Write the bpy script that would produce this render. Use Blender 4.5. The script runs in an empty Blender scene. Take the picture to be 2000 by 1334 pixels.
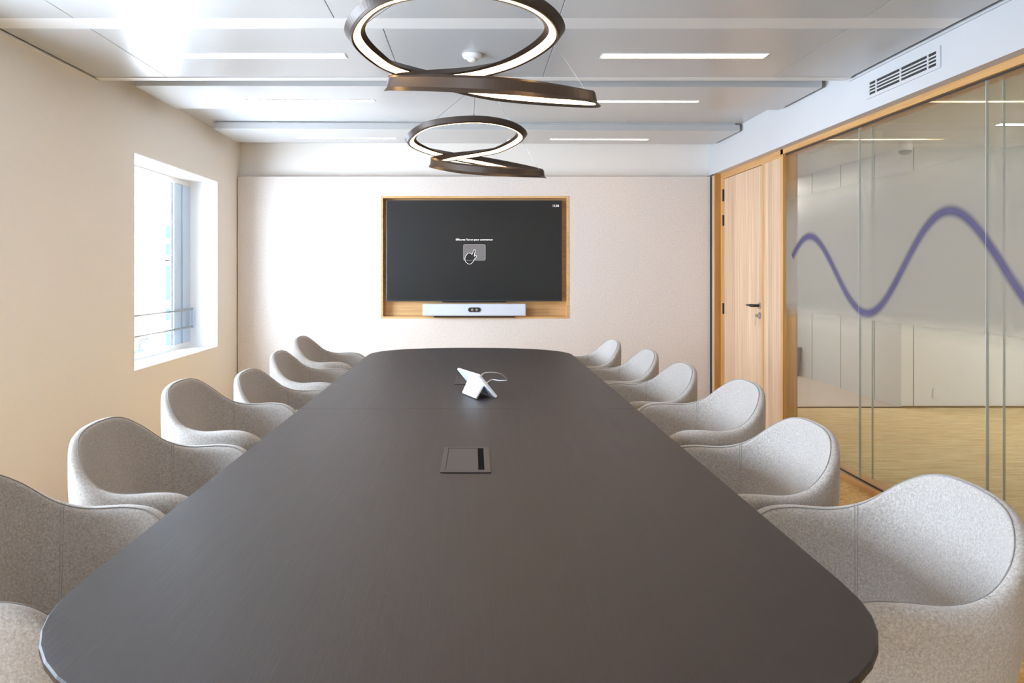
import bpy, bmesh, math, random
from mathutils import Vector, Matrix
random.seed(4)
PI = math.pi
C = bpy.context.scene.collection
sc = bpy.context.scene

# ------------------------------------------------------------ camera
CAMZ = 1.27
FPX = 1500.0
cam_d = bpy.data.cameras.new('camera')
cam_d.sensor_width = 36.0
cam_d.lens = FPX / 2000.0 * 36.0
cam_d.shift_x = 75 / 2000.0
cam_d.shift_y = -137 / 2000.0
cam_d.clip_start = 0.05
cam_d.clip_end = 300
cam = bpy.data.objects.new('camera', cam_d)
C.objects.link(cam)
cam.location = (0, 0, CAMZ)
cam.rotation_euler = (PI / 2, 0, 0)
sc.camera = cam

# ------------------------------------------------------------ world and exposure
SKY = 38.0
w = bpy.data.worlds.new('sky'); sc.world = w; w.use_nodes = True
nt = w.node_tree; bg = nt.nodes['Background']
tcw = nt.nodes.new('ShaderNodeTexCoord'); sepw = nt.nodes.new('ShaderNodeSeparateXYZ')
rw = nt.nodes.new('ShaderNodeValToRGB')
nt.links.new(tcw.outputs['Generated'], sepw.inputs[0]); nt.links.new(sepw.outputs['Z'], rw.inputs[0])
rw.color_ramp.elements[0].position = 0.0; rw.color_ramp.elements[0].color = (0.74, 0.86, 1.0, 1)
rw.color_ramp.elements[1].position = 0.8; rw.color_ramp.elements[1].color = (0.60, 0.80, 1.0, 1)
nt.links.new(rw.outputs[0], bg.inputs[0])
bg.inputs[1].default_value = SKY
sc.view_settings.view_transform = 'Standard'
sc.view_settings.look = 'None'
sc.view_settings.gamma = 1.0
sc.view_settings.use_curve_mapping = False
sc.view_settings.exposure = 0.0
sc.cycles.max_bounces = 10
sc.cycles.diffuse_bounces = 6
sc.cycles.glossy_bounces = 4
sc.cycles.transparent_max_bounces = 24
sc.cycles.sample_clamp_indirect = 6.0
sc.cycles.caustics_reflective = False
sc.cycles.caustics_refractive = False
sc.cycles.use_denoising = True

STRIP_E = 14.0      # emission of the recessed ceiling strips
PEND_E = 14.0        # emission of the pendant light line
CORR_E = 85.0       # corridor strips
WARM = (1.0, 0.80, 0.58)

XL, XR = -2.22, 2.22
WIN = [(5.015, 6.66), (1.75, 3.40), (-1.5, 0.15)]
WZ0, WZ1 = 0.614, 2.05
YB = 7.30           # back wall
YN = -2.3           # near wall
# sky portals: one in each window opening, they only steer sampling
for k, (a, b) in enumerate(WIN):
    ld = bpy.data.lights.new('window_portal', 'AREA'); ld.shape = 'RECTANGLE'
    ld.size = WZ1 - WZ0; ld.size_y = b - a
    ld.cycles.is_portal = True
    lo = bpy.data.objects.new('window_portal', ld); C.objects.link(lo)
    lo.location = (-2.56, (a + b) / 2, (WZ0 + WZ1) / 2)
    lo.rotation_euler = (0, -PI / 2, 0)

# ------------------------------------------------------------ materials
def mat(name, col=(.8, .8, .8), rough=.5, metal=0, spec=.5, sheen=0, emit=None, es=0):
    m = bpy.data.materials.new(name); m.use_nodes = True
    p = m.node_tree.nodes['Principled BSDF']
    p.inputs['Base Color'].default_value = (*col, 1)
    p.inputs['Roughness'].default_value = rough
    p.inputs['Metallic'].default_value = metal
    p.inputs['Specular IOR Level'].default_value = spec
    if sheen:
        p.inputs['Sheen Weight'].default_value = sheen
        p.inputs['Sheen Roughness'].default_value = .5
    if emit:
        p.inputs['Emission Color'].default_value = (*emit, 1)
        p.inputs['Emission Strength'].default_value = es
    return m

def N(m, t, **kw):
    n = m.node_tree.nodes.new(t)
    for k, v in kw.items(): setattr(n, k, v)
    return n

def L(m, a, b): m.node_tree.links.new(a, b)

def noise_color(m, scale, cols, stretch=(1, 1, 1), detail=4, rough=.6, bump=0, bdist=.002, pos=(.3, .7), dist=0, coord='Object'):
    """noise driven colour ramp in object space, optional bump"""
    p = m.node_tree.nodes['Principled BSDF']
    tc = N(m, 'ShaderNodeTexCoord'); mp = N(m, 'ShaderNodeMapping')
    mp.inputs['Scale'].default_value = stretch
    L(m, tc.outputs[coord], mp.inputs[0])
    n = N(m, 'ShaderNodeTexNoise'); n.inputs['Scale'].default_value = scale
    n.inputs['Detail'].default_value = detail; n.inputs['Roughness'].default_value = rough
    n.inputs['Distortion'].default_value = dist
    L(m, mp.outputs[0], n.inputs['Vector'])
    r = N(m, 'ShaderNodeValToRGB')
    els = r.color_ramp.elements
    while len(els) < len(cols): els.new(.5)
    for i, c in enumerate(cols):
        els[i].position = pos[0] + (pos[1] - pos[0]) * i / (len(cols) - 1)
        els[i].color = (*c, 1)
    L(m, n.outputs[0], r.inputs[0]); L(m, r.outputs[0], p.inputs['Base Color'])
    if bump:
        b = N(m, 'ShaderNodeBump'); b.inputs['Strength'].default_value = bump; b.inputs['Distance'].default_value = bdist
        L(m, n.outputs[0], b.inputs['Height']); L(m, b.outputs[0], p.inputs['Normal'])
    return n, r, mp

M = {}
M['wall'] = mat('cream_paint', (.80, .71, .58), .75)
noise_color(M['wall'], 90, [(.80, .76, .715), (.825, .785, .74)], bump=.05, bdist=.001)
M['white'] = mat('white_paint', (.86, .86, .86), .6)
M['soffit'] = mat('soffit_paint', (.57, .575, .59), .65)
M['ceil'] = mat('ceiling_metal', (.50, .51, .52), .27, spec=.5)
M['reveal'] = mat('reveal_paint', (.92, .92, .92), .5)
M['reveal_c'] = mat('white_profile', (.72, .72, .72), .5)
M['grey_dark'] = mat('dark_trim_and_gap_shade', (.03, .028, .026), .8)  # dark trims and beads; in the gaps it paints the shade
M['fabric_wall'] = mat('wall_fabric', (.6, .55, .52), .9, sheen=.1)
noise_color(M['fabric_wall'], 60, [(.60, .545, .51), (.665, .615, .585), (.73, .68, .655)], detail=6, rough=.75, bump=.25, bdist=.001, pos=(.3, .7))

def wood(name, cols, rough=.45, axis=2, scale=9, bump=.08):
    m = mat(name, cols[0], rough)
    st = [14, 14, 14]; st[axis] = .45
    n, r, mp = noise_color(m, scale * .35, cols, stretch=st, detail=6, rough=.55, bump=bump, bdist=.001, pos=(.3, .72), dist=.35, coord='Object')
    return m
M['oak'] = wood('oak_edge', [(.48, .25, .085), (.60, .34, .13), (.66, .39, .16)], .4, 2)
M['oak_y'] = wood('oak_edge_along_the_wall', [(.44, .225, .075), (.56, .31, .115), (.62, .36, .145)], .4, 1)
M['oak_x'] = wood('oak_edge_across', [(.48, .27, .11), (.62, .37, .16), (.68, .43, .20)], .4, 0)
M['oak_shaded'] = wood('oak_painted_shade', [(.34, .15, .035), (.42, .20, .05), (.48, .24, .07)], .4, 2)  # darker oak: the shade on the recess cheek put into the colour
# door veneer: pale vertical planks with grain
m = wood('oak_veneer', [(.50, .335, .215), (.62, .43, .285), (.70, .50, .345)], .5, 2)
p = m.node_tree.nodes['Principled BSDF']
tc = N(m, 'ShaderNodeTexCoord'); sp = N(m, 'ShaderNodeSeparateXYZ'); L(m, tc.outputs['Object'], sp.inputs[0])
mu = N(m, 'ShaderNodeMath', operation='MULTIPLY'); mu.inputs[1].default_value = 1 / .085; L(m, sp.outputs['Y'], mu.inputs[0])
fl = N(m, 'ShaderNodeMath', operation='FLOOR'); L(m, mu.outputs[0], fl.inputs[0])
wn = N(m, 'ShaderNodeTexWhiteNoise', noise_dimensions='1D'); L(m, fl.outputs[0], wn.inputs['W'])
mr = N(m, 'ShaderNodeMapRange'); mr.inputs['To Min'].default_value = .88; mr.inputs['To Max'].default_value = 1.1
L(m, wn.outputs['Value'], mr.inputs['Value'])
vm = N(m, 'ShaderNodeVectorMath', operation='SCALE')
src = p.inputs['Base Color'].links[0].from_socket
L(m, src, vm.inputs[0]); L(m, mr.outputs[0], vm.inputs['Scale']); L(m, vm.outputs[0], p.inputs['Base Color'])
M['veneer'] = m

m = mat('dark_table_veneer', (.05, .04, .036), .42, spec=.42)
n, r, mp = noise_color(m, 5, [(.015, .009, .008), (.023, .015, .0135), (.033, .023, .0205)], stretch=(10, .55, 10), detail=8, rough=.75, bump=.6, bdist=.0012, pos=(.25, .75), dist=.5)
rr = N(m, 'ShaderNodeMapRange'); rr.inputs['To Min'].default_value = .40; rr.inputs['To Max'].default_value = .55
L(m, n.outputs[0], rr.inputs['Value']); L(m, rr.outputs[0], m.node_tree.nodes['Principled BSDF'].inputs['Roughness'])
M['table'] = m
M['box_metal'] = mat('brown_anodised', (.045, .035, .032), .42, metal=.2)
M['brush'] = mat('black_brush', (.004, .004, .004), .9, spec=.05)
M['black'] = mat('black_plastic', (.012, .012, .013), .5)
M['black_metal'] = mat('black_metal', (.03, .028, .026), .35, metal=.6)
M['chrome'] = mat('steel', (.55, .54, .52), .25, metal=1)

# grey wool: heathered
m = mat('grey_wool', (.5, .49, .48), .95, sheen=.35)
noise_color(m, 210, [(.24, .208, .182), (.39, .358, .332), (.57, .545, .522)], detail=5, rough=.8, bump=.5, bdist=.0015, pos=(.28, .72))
M['wool'] = m
M['seam'] = mat('seam_thread', (.26, .25, .24), .9)
M['pend_black'] = mat('black_brown_lacquer', (.045, .030, .022), .40, metal=.35)
M['pend_led'] = mat('pendant_light_line', (1, .8, .5), .5, emit=(1.0, .62, .27), es=PEND_E)
M['strip_led'] = mat('strip_light', (1, 1, 1), .5, emit=(1.0, .72, .46), es=STRIP_E)
M['corr_led'] = mat('corridor_strip_light', (1, 1, 1), .5, emit=(1.0, .94, .87), es=CORR_E)
M['corr_led_far'] = mat('far_corridor_strip_light', (1, 1, 1), .5, emit=(1.0, .94, .87), es=CORR_E * 2.4)
M['wire'] = mat('steel_wire', (.35, .35, .35), .4, metal=.8)
M['plastic_w'] = mat('white_plastic', (.84, .86, .9), .35)
M['bar_grey'] = mat('light_grey_mesh', (.58, .63, .72), .55)
noise_color(M['bar_grey'], 400, [(.52, .57, .67), (.62, .67, .76)])
M['screen'] = mat('screen_glass', (.008, .009, .010), .3, spec=.45)
M['bezel'] = mat('screen_bezel', (.05, .055, .065), .35, metal=.5)
M['txt'] = mat('screen_white', (.8, .8, .8), .5, emit=(.95, .9, .95), es=1.0)
M['ico'] = mat('screen_grey', (.1, .1, .1), .5, emit=(.085, .07, .078), es=1.0)
M['ico_line'] = mat('screen_light_grey', (.1, .1, .1), .5, emit=(.42, .38, .42), es=1.0)
M['green'] = mat('green_light', (.1, .8, .2), .5, emit=(.1, 1, .25), es=3)
M['frame_blue'] = mat('blue_grey_aluminium', (.52, .62, .74), .4, metal=.2)
M['frame_dark'] = mat('dark_gasket', (.05, .07, .11), .6)
M['bin'] = mat('grey_plastic', (.12, .135, .15), .6)
M['facade'] = mat('white_render', (.85, .87, .9), .9)
M['fac_glass'] = mat('blue_window_glass', (.012, .03, .042), .7, spec=.05)

# yellow carpet
m = mat('yellow_carpet', (.6, .4, .1), .95, sheen=.1)
n, r, mp = noise_color(m, 34, [(.46, .19, .012), (.66, .34, .03), (.78, .50, .13)], stretch=(1, 1.5, 1), detail=3, rough=.6, bump=1, bdist=.006, pos=(.36, .64), dist=1.2, coord='Object')
tc = N(m, 'ShaderNodeTexCoord'); n2 = N(m, 'ShaderNodeTexNoise'); n2.inputs['Scale'].default_value = 3.0; n2.inputs['Detail'].default_value = 4
L(m, tc.outputs['Object'], n2.inputs['Vector'])
r2 = N(m, 'ShaderNodeValToRGB'); r2.color_ramp.elements[0].position = .40; r2.color_ramp.elements[1].position = .58
r2.color_ramp.elements[0].color = (0, 0, 0, 1); r2.color_ramp.elements[1].color = (1, 1, 1, 1)
L(m, n2.outputs[0], r2.inputs[0])
mx = N(m, 'ShaderNodeMix', data_type='RGBA'); mx.inputs[7].default_value = (.62, .52, .36, 1)
mf = N(m, 'ShaderNodeMath', operation='MULTIPLY'); mf.inputs[1].default_value = .3
L(m, r2.outputs[0], mf.inputs[0]); L(m, mf.outputs[0], mx.inputs[0])
L(m, r.outputs[0], mx.inputs[6]); L(m, mx.outputs[2], m.node_tree.nodes['Principled BSDF'].inputs['Base Color'])
M['carpet'] = m
m = mat('glass_dulled_yellow_carpet', (.5, .42, .3), .95)  # yellow carpet again, its dulling by the glass put into the colour
n, r, mp = noise_color(m, 7, [(.44, .33, .18), (.60, .48, .29), (.74, .65, .46)], stretch=(.5, 5, 1), detail=8, rough=.75, bump=.3, bdist=.003, pos=(.34, .66))
M['carpet_corr'] = m
M['beige_floor'] = mat('beige_floor', (.55, .47, .41), .5)
M['corr_wall'] = mat('corridor_paint', (.80, .82, .86), .6)

def glass_mat(name, tint, refl=1.0):
    m = bpy.data.materials.new(name); m.use_nodes = True
    t = m.node_tree; t.nodes.clear()
    out = N(m, 'ShaderNodeOutputMaterial'); mix = N(m, 'ShaderNodeMixShader')
    tr = N(m, 'ShaderNodeBsdfTransparent'); tr.inputs[0].default_value = (*tint, 1)
    gl = N(m, 'ShaderNodeBsdfGlossy'); gl.inputs['Roughness'].default_value = 0.0
    g = N(m, 'ShaderNodeNewGeometry'); ior = N(m, 'ShaderNodeMapRange')
    ior.inputs['To Min'].default_value = 1.5; ior.inputs['To Max'].default_value = 1 / 1.5
    L(m, g.outputs['Backfacing'], ior.inputs['Value'])
    f = N(m, 'ShaderNodeFresnel'); L(m, ior.outputs[0], f.inputs['IOR'])
    mu = N(m, 'ShaderNodeMath', operation='MULTIPLY'); mu.inputs[1].default_value = refl
    L(m, f.outputs[0], mu.inputs[0]); L(m, mu.outputs[0], mix.inputs[0])
    L(m, tr.outputs[0], mix.inputs[1]); L(m, gl.outputs[0], mix.inputs[2]); L(m, mix.outputs[0], out.inputs[0])
    return m
M['glass'] = glass_mat('partition_glass', (.96, .965, .945), .75)
M['win_glass'] = glass_mat('window_glass', (.98, .99, 1.0))
M['glass_edge'] = mat('glass_joint', (.50, .53, .50), .2, spec=.8)

# frosted film: clear at foot and head, frosted band between, in object (world) height
def film_mat():
    m = bpy.data.materials.new('frosted_film'); m.use_nodes = True
    m.node_tree.nodes.clear()
    out = N(m, 'ShaderNodeOutputMaterial'); mix = N(m, 'ShaderNodeMixShader')
    tc = N(m, 'ShaderNodeTexCoord'); sp = N(m, 'ShaderNodeSeparateXYZ'); L(m, tc.outputs['Object'], sp.inputs[0])
    a = N(m, 'ShaderNodeMapRange', interpolation_type='SMOOTHSTEP')
    a.inputs['From Min'].default_value = .91; a.inputs['From Max'].default_value = 1.07
    b = N(m, 'ShaderNodeMapRange', interpolation_type='SMOOTHSTEP')
    b.inputs['From Min'].default_value = 1.55; b.inputs['From Max'].default_value = 2.03
    b.inputs['To Min'].default_value = 1; b.inputs['To Max'].default_value = 0
    L(m, sp.outputs['Z'], a.inputs['Value']); L(m, sp.outputs['Z'], b.inputs['Value'])
    mu = N(m, 'ShaderNodeMath', operation='MULTIPLY'); L(m, a.outputs[0], mu.inputs[0]); L(m, b.outputs[0], mu.inputs[1])
    mu2 = N(m, 'ShaderNodeMath', operation='MULTIPLY'); mu2.inputs[1].default_value = .86; L(m, mu.outputs[0], mu2.inputs[0])
    tl = N(m, 'ShaderNodeBsdfTranslucent'); tl.inputs[0].default_value = (.58, .57, .545, 1)
    df = N(m, 'ShaderNodeBsdfDiffuse'); df.inputs[0].default_value = (.36, .352, .34, 1)
    m2 = N(m, 'ShaderNodeMixShader'); m2.inputs[0].default_value = .4
    L(m, tl.outputs[0], m2.inputs[1]); L(m, df.outputs[0], m2.inputs[2])
    tr = N(m, 'ShaderNodeBsdfTransparent')
    L(m, mu2.outputs[0], mix.inputs[0]); L(m, tr.outputs[0], mix.inputs[1]); L(m, m2.outputs[0], mix.inputs[2])
    L(m, mix.outputs[0], out.inputs[0])
    return m
M['film'] = film_mat()
def wave_mat():
    m = bpy.data.materials.new('violet_blue_film'); m.use_nodes = True
    m.node_tree.nodes.clear()
    out = N(m, 'ShaderNodeOutputMaterial'); mix = N(m, 'ShaderNodeMixShader')
    uv = N(m, 'ShaderNodeUVMap'); sp = N(m, 'ShaderNodeSeparateXYZ'); L(m, uv.outputs[0], sp.inputs[0])
    r = N(m, 'ShaderNodeValToRGB'); r.color_ramp.interpolation = 'EASE'
    e = r.color_ramp.elements; e[0].position = 0; e[0].color = (0, 0, 0, 1); e[1].position = .42; e[1].color = (.72, .72, .72, 1)
    k = e.new(.58); k.color = (.72, .72, .72, 1); k = e.new(1.0); k.color = (0, 0, 0, 1)
    L(m, sp.outputs['Y'], r.inputs[0])
    tl = N(m, 'ShaderNodeBsdfTranslucent'); tl.inputs[0].default_value = (.17, .16, .36, 1)
    df = N(m, 'ShaderNodeBsdfDiffuse'); df.inputs[0].default_value = (.10, .095, .27, 1)
    m2 = N(m, 'ShaderNodeMixShader'); L(m, tl.outputs[0], m2.inputs[1]); L(m, df.outputs[0], m2.inputs[2])
    tr = N(m, 'ShaderNodeBsdfTransparent')
    L(m, r.outputs[0], mix.inputs[0]); L(m, tr.outputs[0], mix.inputs[1]); L(m, m2.outputs[0], mix.inputs[2])
    L(m, mix.outputs[0], out.inputs[0])
    return m
M['wave'] = wave_mat()

# ------------------------------------------------------------ mesh helpers
def add_box(bm, x0, x1, y0, y1, z0, z1, bev=0, seg=2):
    r = bmesh.ops.create_cube(bm, size=1)
    vs = r['verts']
    for v in vs:
        v.co = Vector(((x0 + x1) / 2 + v.co.x * (x1 - x0), (y0 + y1) / 2 + v.co.y * (y1 - y0), (z0 + z1) / 2 + v.co.z * (z1 - z0)))
    if bev:
        es = list({e for v in vs for e in v.link_edges})
        bmesh.ops.bevel(bm, geom=es, offset=bev, segments=seg, profile=.5, affect='EDGES')

def add_tube(bm, pts, r, n=8, closed=False, taper=None):
    pts = [Vector(p) for p in pts]
    rings = []
    K = len(pts); prev = None
    for i, p in enumerate(pts):
        if closed: t = pts[(i + 1) % K] - pts[i - 1]
        else: t = pts[min(i + 1, K - 1)] - pts[max(i - 1, 0)]
        t.normalize()
        if prev is None:
            a = Vector((0, 0, 1)) if abs(t.z) < .9 else Vector((1, 0, 0))
            u = t.cross(a).normalized()
        else:
            u = (prev - t * prev.dot(t)).normalized()
        prev = u; v = t.cross(u)
        rr = r if taper is None else r * taper[i]
        rings.append([bm.verts.new(p + (u * math.cos(2 * PI * k / n) + v * math.sin(2 * PI * k / n)) * rr) for k in range(n)])
    for i in range(K if closed else K - 1):
        a, b = rings[i], rings[(i + 1) % K]
        for k in range(n):
            bm.faces.new((a[k], a[(k + 1) % n], b[(k + 1) % n], b[k]))
    if not closed:
        bm.faces.new(rings[0][::-1]); bm.faces.new(rings[-1])

def add_lathe(bm, prof, c=(0, 0, 0), axis='Z', n=32):
    rings = []
    for (r, h) in prof:
        ring = []
        for k in range(n):
            a = 2 * PI * k / n
            q = (r * math.cos(a), r * math.sin(a), h)
            if axis == 'X': q = (h, q[0], q[1])
            if axis == 'Y': q = (q[0], h, q[1])
            ring.append(bm.verts.new(Vector(q) + Vector(c)))
        rings.append(ring)
    for a, b in zip(rings, rings[1:]):
        for k in range(n): bm.faces.new((a[k], a[(k + 1) % n], b[(k + 1) % n], b[k]))
    bm.faces.new(rings[0][::-1]); bm.faces.new(rings[-1])

def add_prism(bm, poly, a0, a1, plane='XY'):
    """extrude a polygon; plane XY -> along Z, XZ -> along Y, YZ -> along X"""
    def pt(u, v, h):
        return {'XY': (u, v, h), 'XZ': (u, h, v), 'YZ': (h, u, v)}[plane]
    A = [bm.verts.new(pt(u, v, a0)) for u, v in poly]; B = [bm.verts.new(pt(u, v, a1)) for u, v in poly]
    n = len(poly)
    bm.faces.new(A[::-1]); bm.faces.new(B)
    for k in range(n): bm.faces.new((A[k], A[(k + 1) % n], B[(k + 1) % n], B[k]))

def finish(name, bm, m, parent=None, smooth=False, kind=None):
    bmesh.ops.recalc_face_normals(bm, faces=bm.faces[:])
    me = bpy.data.meshes.new(name); bm.to_mesh(me); bm.free()
    me.materials.append(m)
    if smooth:
        for f in me.polygons: f.use_smooth = True
    o = bpy.data.objects.new(name, me); C.objects.link(o)
    if parent: o.parent = parent
    if kind: o['kind'] = kind
    return o

def box(name, b, m, parent=None, bev=0, kind=None, off=None):
    bm = bmesh.new(); add_box(bm, *b, bev=bev)
    return finish(name, bm, m, parent, kind=kind)

def boxes(name, bs, m, parent=None, bev=0, kind=None):
    bm = bmesh.new()
    for b in bs: add_box(bm, *b, bev=bev)
    return finish(name, bm, m, parent, kind=kind)

def thing(name, label, cat, loc=(0, 0, 0), rz=0, group=None):
    o = bpy.data.objects.new(name, None); C.objects.link(o)
    o.location = loc; o.rotation_euler = (0, 0, rz)
    o.empty_display_size = .1
    o['label'] = label; o['category'] = cat
    if group: o['group'] = group
    return o

def tag(o, label, cat, group=None):
    o['label'] = label; o['category'] = cat
    if group: o['group'] = group
    return o

def recenter(o, loc):
    """move the origin of a mesh object to loc, keeping it where it is"""
    loc = Vector(loc)
    o.data.transform(Matrix.Translation(-loc)); o.location = loc
    return o

def copy_tree(o, parent=None):
    c = o.copy(); C.objects.link(c); c.parent = parent
    for ch in o.children: copy_tree(ch, c)
    return c

def catmull(P, n, closed=False):
    out = []; K = len(P)
    rng = range(K if closed else K - 1)
    for i in rng:
        if closed: a, b, c, d = P[i - 1], P[i], P[(i + 1) % K], P[(i + 2) % K]
        else:
            b, c = P[i], P[i + 1]
            a = P[i - 1] if i > 0 else b * 2 - c
            d = P[i + 2] if i + 2 < K else c * 2 - b
        for k in range(n):
            t = k / n
            out.append(.5 * ((2 * b) + (c - a) * t + (2 * a - 5 * b + 4 * c - d) * t * t + (3 * b - a - 3 * c + d) * t ** 3))
    if not closed: out.append(P[-1].copy())
    return out

def pix(px, py, Y):
    return Vector(((px - 925) * Y / FPX, Y, CAMZ - (py - 530) * Y / FPX))

# ------------------------------------------------------------ the setting
CZ = 2.49
fl = box('floor', (-2.62, 9.0, -2.5, 12.2, -.1, 0), M['carpet'], kind='structure')
cf = box('floor', (2.42, 3.97, 7.13, 12.0, .0005, .004), M['beige_floor'], kind='structure')
box('floor', (2.40, 8.8, -2.2, 7.11, .0005, .004), M['carpet_corr'], kind='structure')
box('ceiling', (-2.6, 2.44, -2.5, 7.5, CZ, CZ + .15), M['ceil'], kind='structure')
# wall with the three windows
bs = [(-2.62, XL, -2.5, 7.5, -.0, WZ0), (-2.62, XL, -2.5, 7.5, WZ1, CZ)]
ys = [-2.5] + [v for a, b in sorted(WIN) for v in (a, b)] + [7.5]
for i in range(0, len(ys), 2): bs.append((-2.62, XL, ys[i], ys[i + 1], WZ0, WZ1))
boxes('wall_left', bs, M['wall'], kind='structure')
box('wall_back', (-2.22, 2.42, YB, YB + .15, 0, CZ), M['wall'], kind='structure')
box('wall_near', (-2.22, 2.30, YN - .1, YN, 0, CZ), M['white'], kind='structure')
# soffit over the partition
box('wall_right', (XR, 2.42, YN, YB, 2.172, CZ), M['soffit'], kind='structure')
# small shadow joint between ceiling field and soffit
box('trim_1', (XR - .012, XR - .0005, YN, 4.52, 2.388, 2.396), M['soffit'], kind='structure')
box('trim_2', (XL + .0005, XL + .014, YN, 4.52, 2.386, 2.396), M['white'], kind='structure')

# white reveals + windows
def window(i, a, b, full):
    rv = boxes('trim_%d' % (3 + i), [(-2.46, XL + .002, a, b, WZ0, WZ0 + .008), (-2.46, XL + .002, a, b, WZ1 - .008, WZ1),
               (-2.46, XL + .002, a, a + .008, WZ0 + .008, WZ1 - .008), (-2.46, XL + .002, b - .008, b, WZ0 + .008, WZ1 - .008)], M['reveal'], kind='structure')
    x0, x1 = -2.485, -2.46
    f = boxes('window_%d' % (1 + i), [(x0, x1, a, a + .05, WZ0, WZ1), (x0, x1, a + .05, b, WZ0, WZ0 + .05), (x0, x1, a + .05, b, WZ1 - .05, WZ1)], M['white'], kind='structure')
    # broad blue-grey stile at the far side, with gasket grooves
    s0 = b - .36
    boxes('stile', [(x0, x1 + .004, s0, s0 + .06, WZ0 + .05, WZ1 - .05), (x0, x1 - .004, s0 + .066, s0 + .18, WZ0 + .05, WZ1 - .05), (x0, x1 + .006, s0 + .186, b - .009, WZ0 + .05, WZ1 - .05)], M['frame_blue'], f, bev=.003)
    boxes('gasket', [(x0, x1 - .012, s0 - .012, s0, WZ0 + .05, WZ1 - .05), (x0, x1 - .012, s0 + .06, s0 + .066, WZ0 + .05, WZ1 - .05), (x0, x1 - .012, s0 + .18, s0 + .186, WZ0 + .05, WZ1 - .05)], M['frame_dark'], f)
    box('pane', (x0 + .008, x0 + .014, a + .05, s0 - .012, WZ0 + .05, WZ1 - .05), M['win_glass'], f)
    if full:
        bm = bmesh.new()
        for z in (.948, .797): add_tube(bm, [(-2.445, a + .009, z), (-2.43, a + .8, z), (-2.415, b - .06, z)], .009, 8)
        r = finish('guard_rail', bm, M['chrome'], f, smooth=True)
        box('bracket', (-2.43, -2.405, b - .065, b - .05, .785, .96), M['frame_blue'], r, bev=.002)
        bm = bmesh.new()
        add_box(bm, -2.455, -2.435, a + .50, a + .67, WZ0 + .06, WZ0 + .085, bev=.004)
        add_box(bm, -2.45, -2.43, a + .56, a + .60, WZ0 + .085, WZ0 + .15, bev=.004)
        add_box(bm, -2.44, -2.425, a + .56, a + .72, WZ0 + .145, WZ0 + .16, bev=.004)
        finish('window_handle', bm, M['frame_blue'], f)
    return f
for i, (a, b) in enumerate(WIN): window(i, a, b, i == 0)

# building across the street
fac = thing('office_building', 'white office building with blue glazed bays seen through the window', 'building', (-15, 34, -6))
bm = bmesh.new(); add_box(bm, -3, 0, -22, 30, 0, 26)
for z in (4.4, 7.7, 11.0, 14.3): add_box(bm, 0, .12, -22, 30, z, z + .35)
finish('wall', bm, M['facade'], fac)
def bay(y0, y1, z0, z1):
    o = box('window', (0, .05, y0, y1, z0, z1), M['fac_glass'], fac)
    boxes('window_frame', [(.05, .12, y0, y0 + .08, z0, z1), (.05, .12, y1 - .08, y1, z0, z1), (.05, .12, y0 + .08, y1 - .08, z0, z0 + .08), (.05, .12, y0 + .08, y1 - .08, z1 - .08, z1)], M['facade'], o)
bay(3.0, 4.3, 9.0 - .2, 9.6); bay(3.0, 4.3, 7.75, 8.6 + .1); bay(3.0, 4.3, 5.8, 7.65); bay(3.0, 4.3, 4.8, 5.55); bay(3.0, 4.3, 2.8, 4.35)
bay(8, 10, 4.8, 7.2); bay(14, 16, 4.8, 7.2); bay(-8, -6, 4.8, 7.2)

# corridor shell
box('wall_corridor', (3.97, 9.0, 7.13, 7.25, 0, 2.6), M['corr_wall'], kind='structure')
box('wall_corridor', (3.97, 4.09, 7.25, 12.0, 0, 2.6), M['corr_wall'], kind='structure')
box('wall_corridor', (2.42, 3.97, 11.9, 12.0, 0, 2.6), M['corr_wall'], kind='structure')
box('wall_corridor', (2.30, 2.42, 7.45, 12.0, 0, 2.6), M['corr_wall'], kind='structure')
box('wall_corridor', (8.8, 8.9, -2.4, 7.13, 0, 2.6), M['corr_wall'], kind='structure')
box('wall_corridor', (2.42, 8.8, -2.4, -2.3, 0, 2.6), M['corr_wall'], kind='structure')
box('ceiling', (2.42, 8.9, -2.4, 12.0, 2.42, 2.5), M['corr_wall'], kind='structure')
box('trim_8', (2.42, 3.97, 7.12, 7.14, .0045, .012), M['grey_dark'], kind='structure')
box('baseboard_corridor', (3.97, 8.8, 7.118, 7.13, .004, .02), wood('skirting', [(.20, .13, .06), (.28, .19, .09)], .5, 0), kind='structure')
bm = bmesh.new()
for x in (4.08, 5.35, 6.2, 7.4): add_box(bm, x, x + .006, 7.127, 7.1305, .02, 2.42)
for y in (7.6, 8.3, 9.0, 9.9, 10.8): add_box(bm, 3.967, 3.9705, y, y + .008, 0, 2.42)
finish('trim_9', bm, M['seam'], kind='structure')
so = thing('wall_socket', 'small white socket low on the corridor wall behind the glass', 'socket', (4.29, 7.127, .10))
box('cover', (-.03, .03, -.012, 0, 0, .085), M['plastic_w'], so, bev=.003)
box('socket_face', (-.02, .02, -.015, -.012, .01, .05), M['white'], so, bev=.001)

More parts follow.
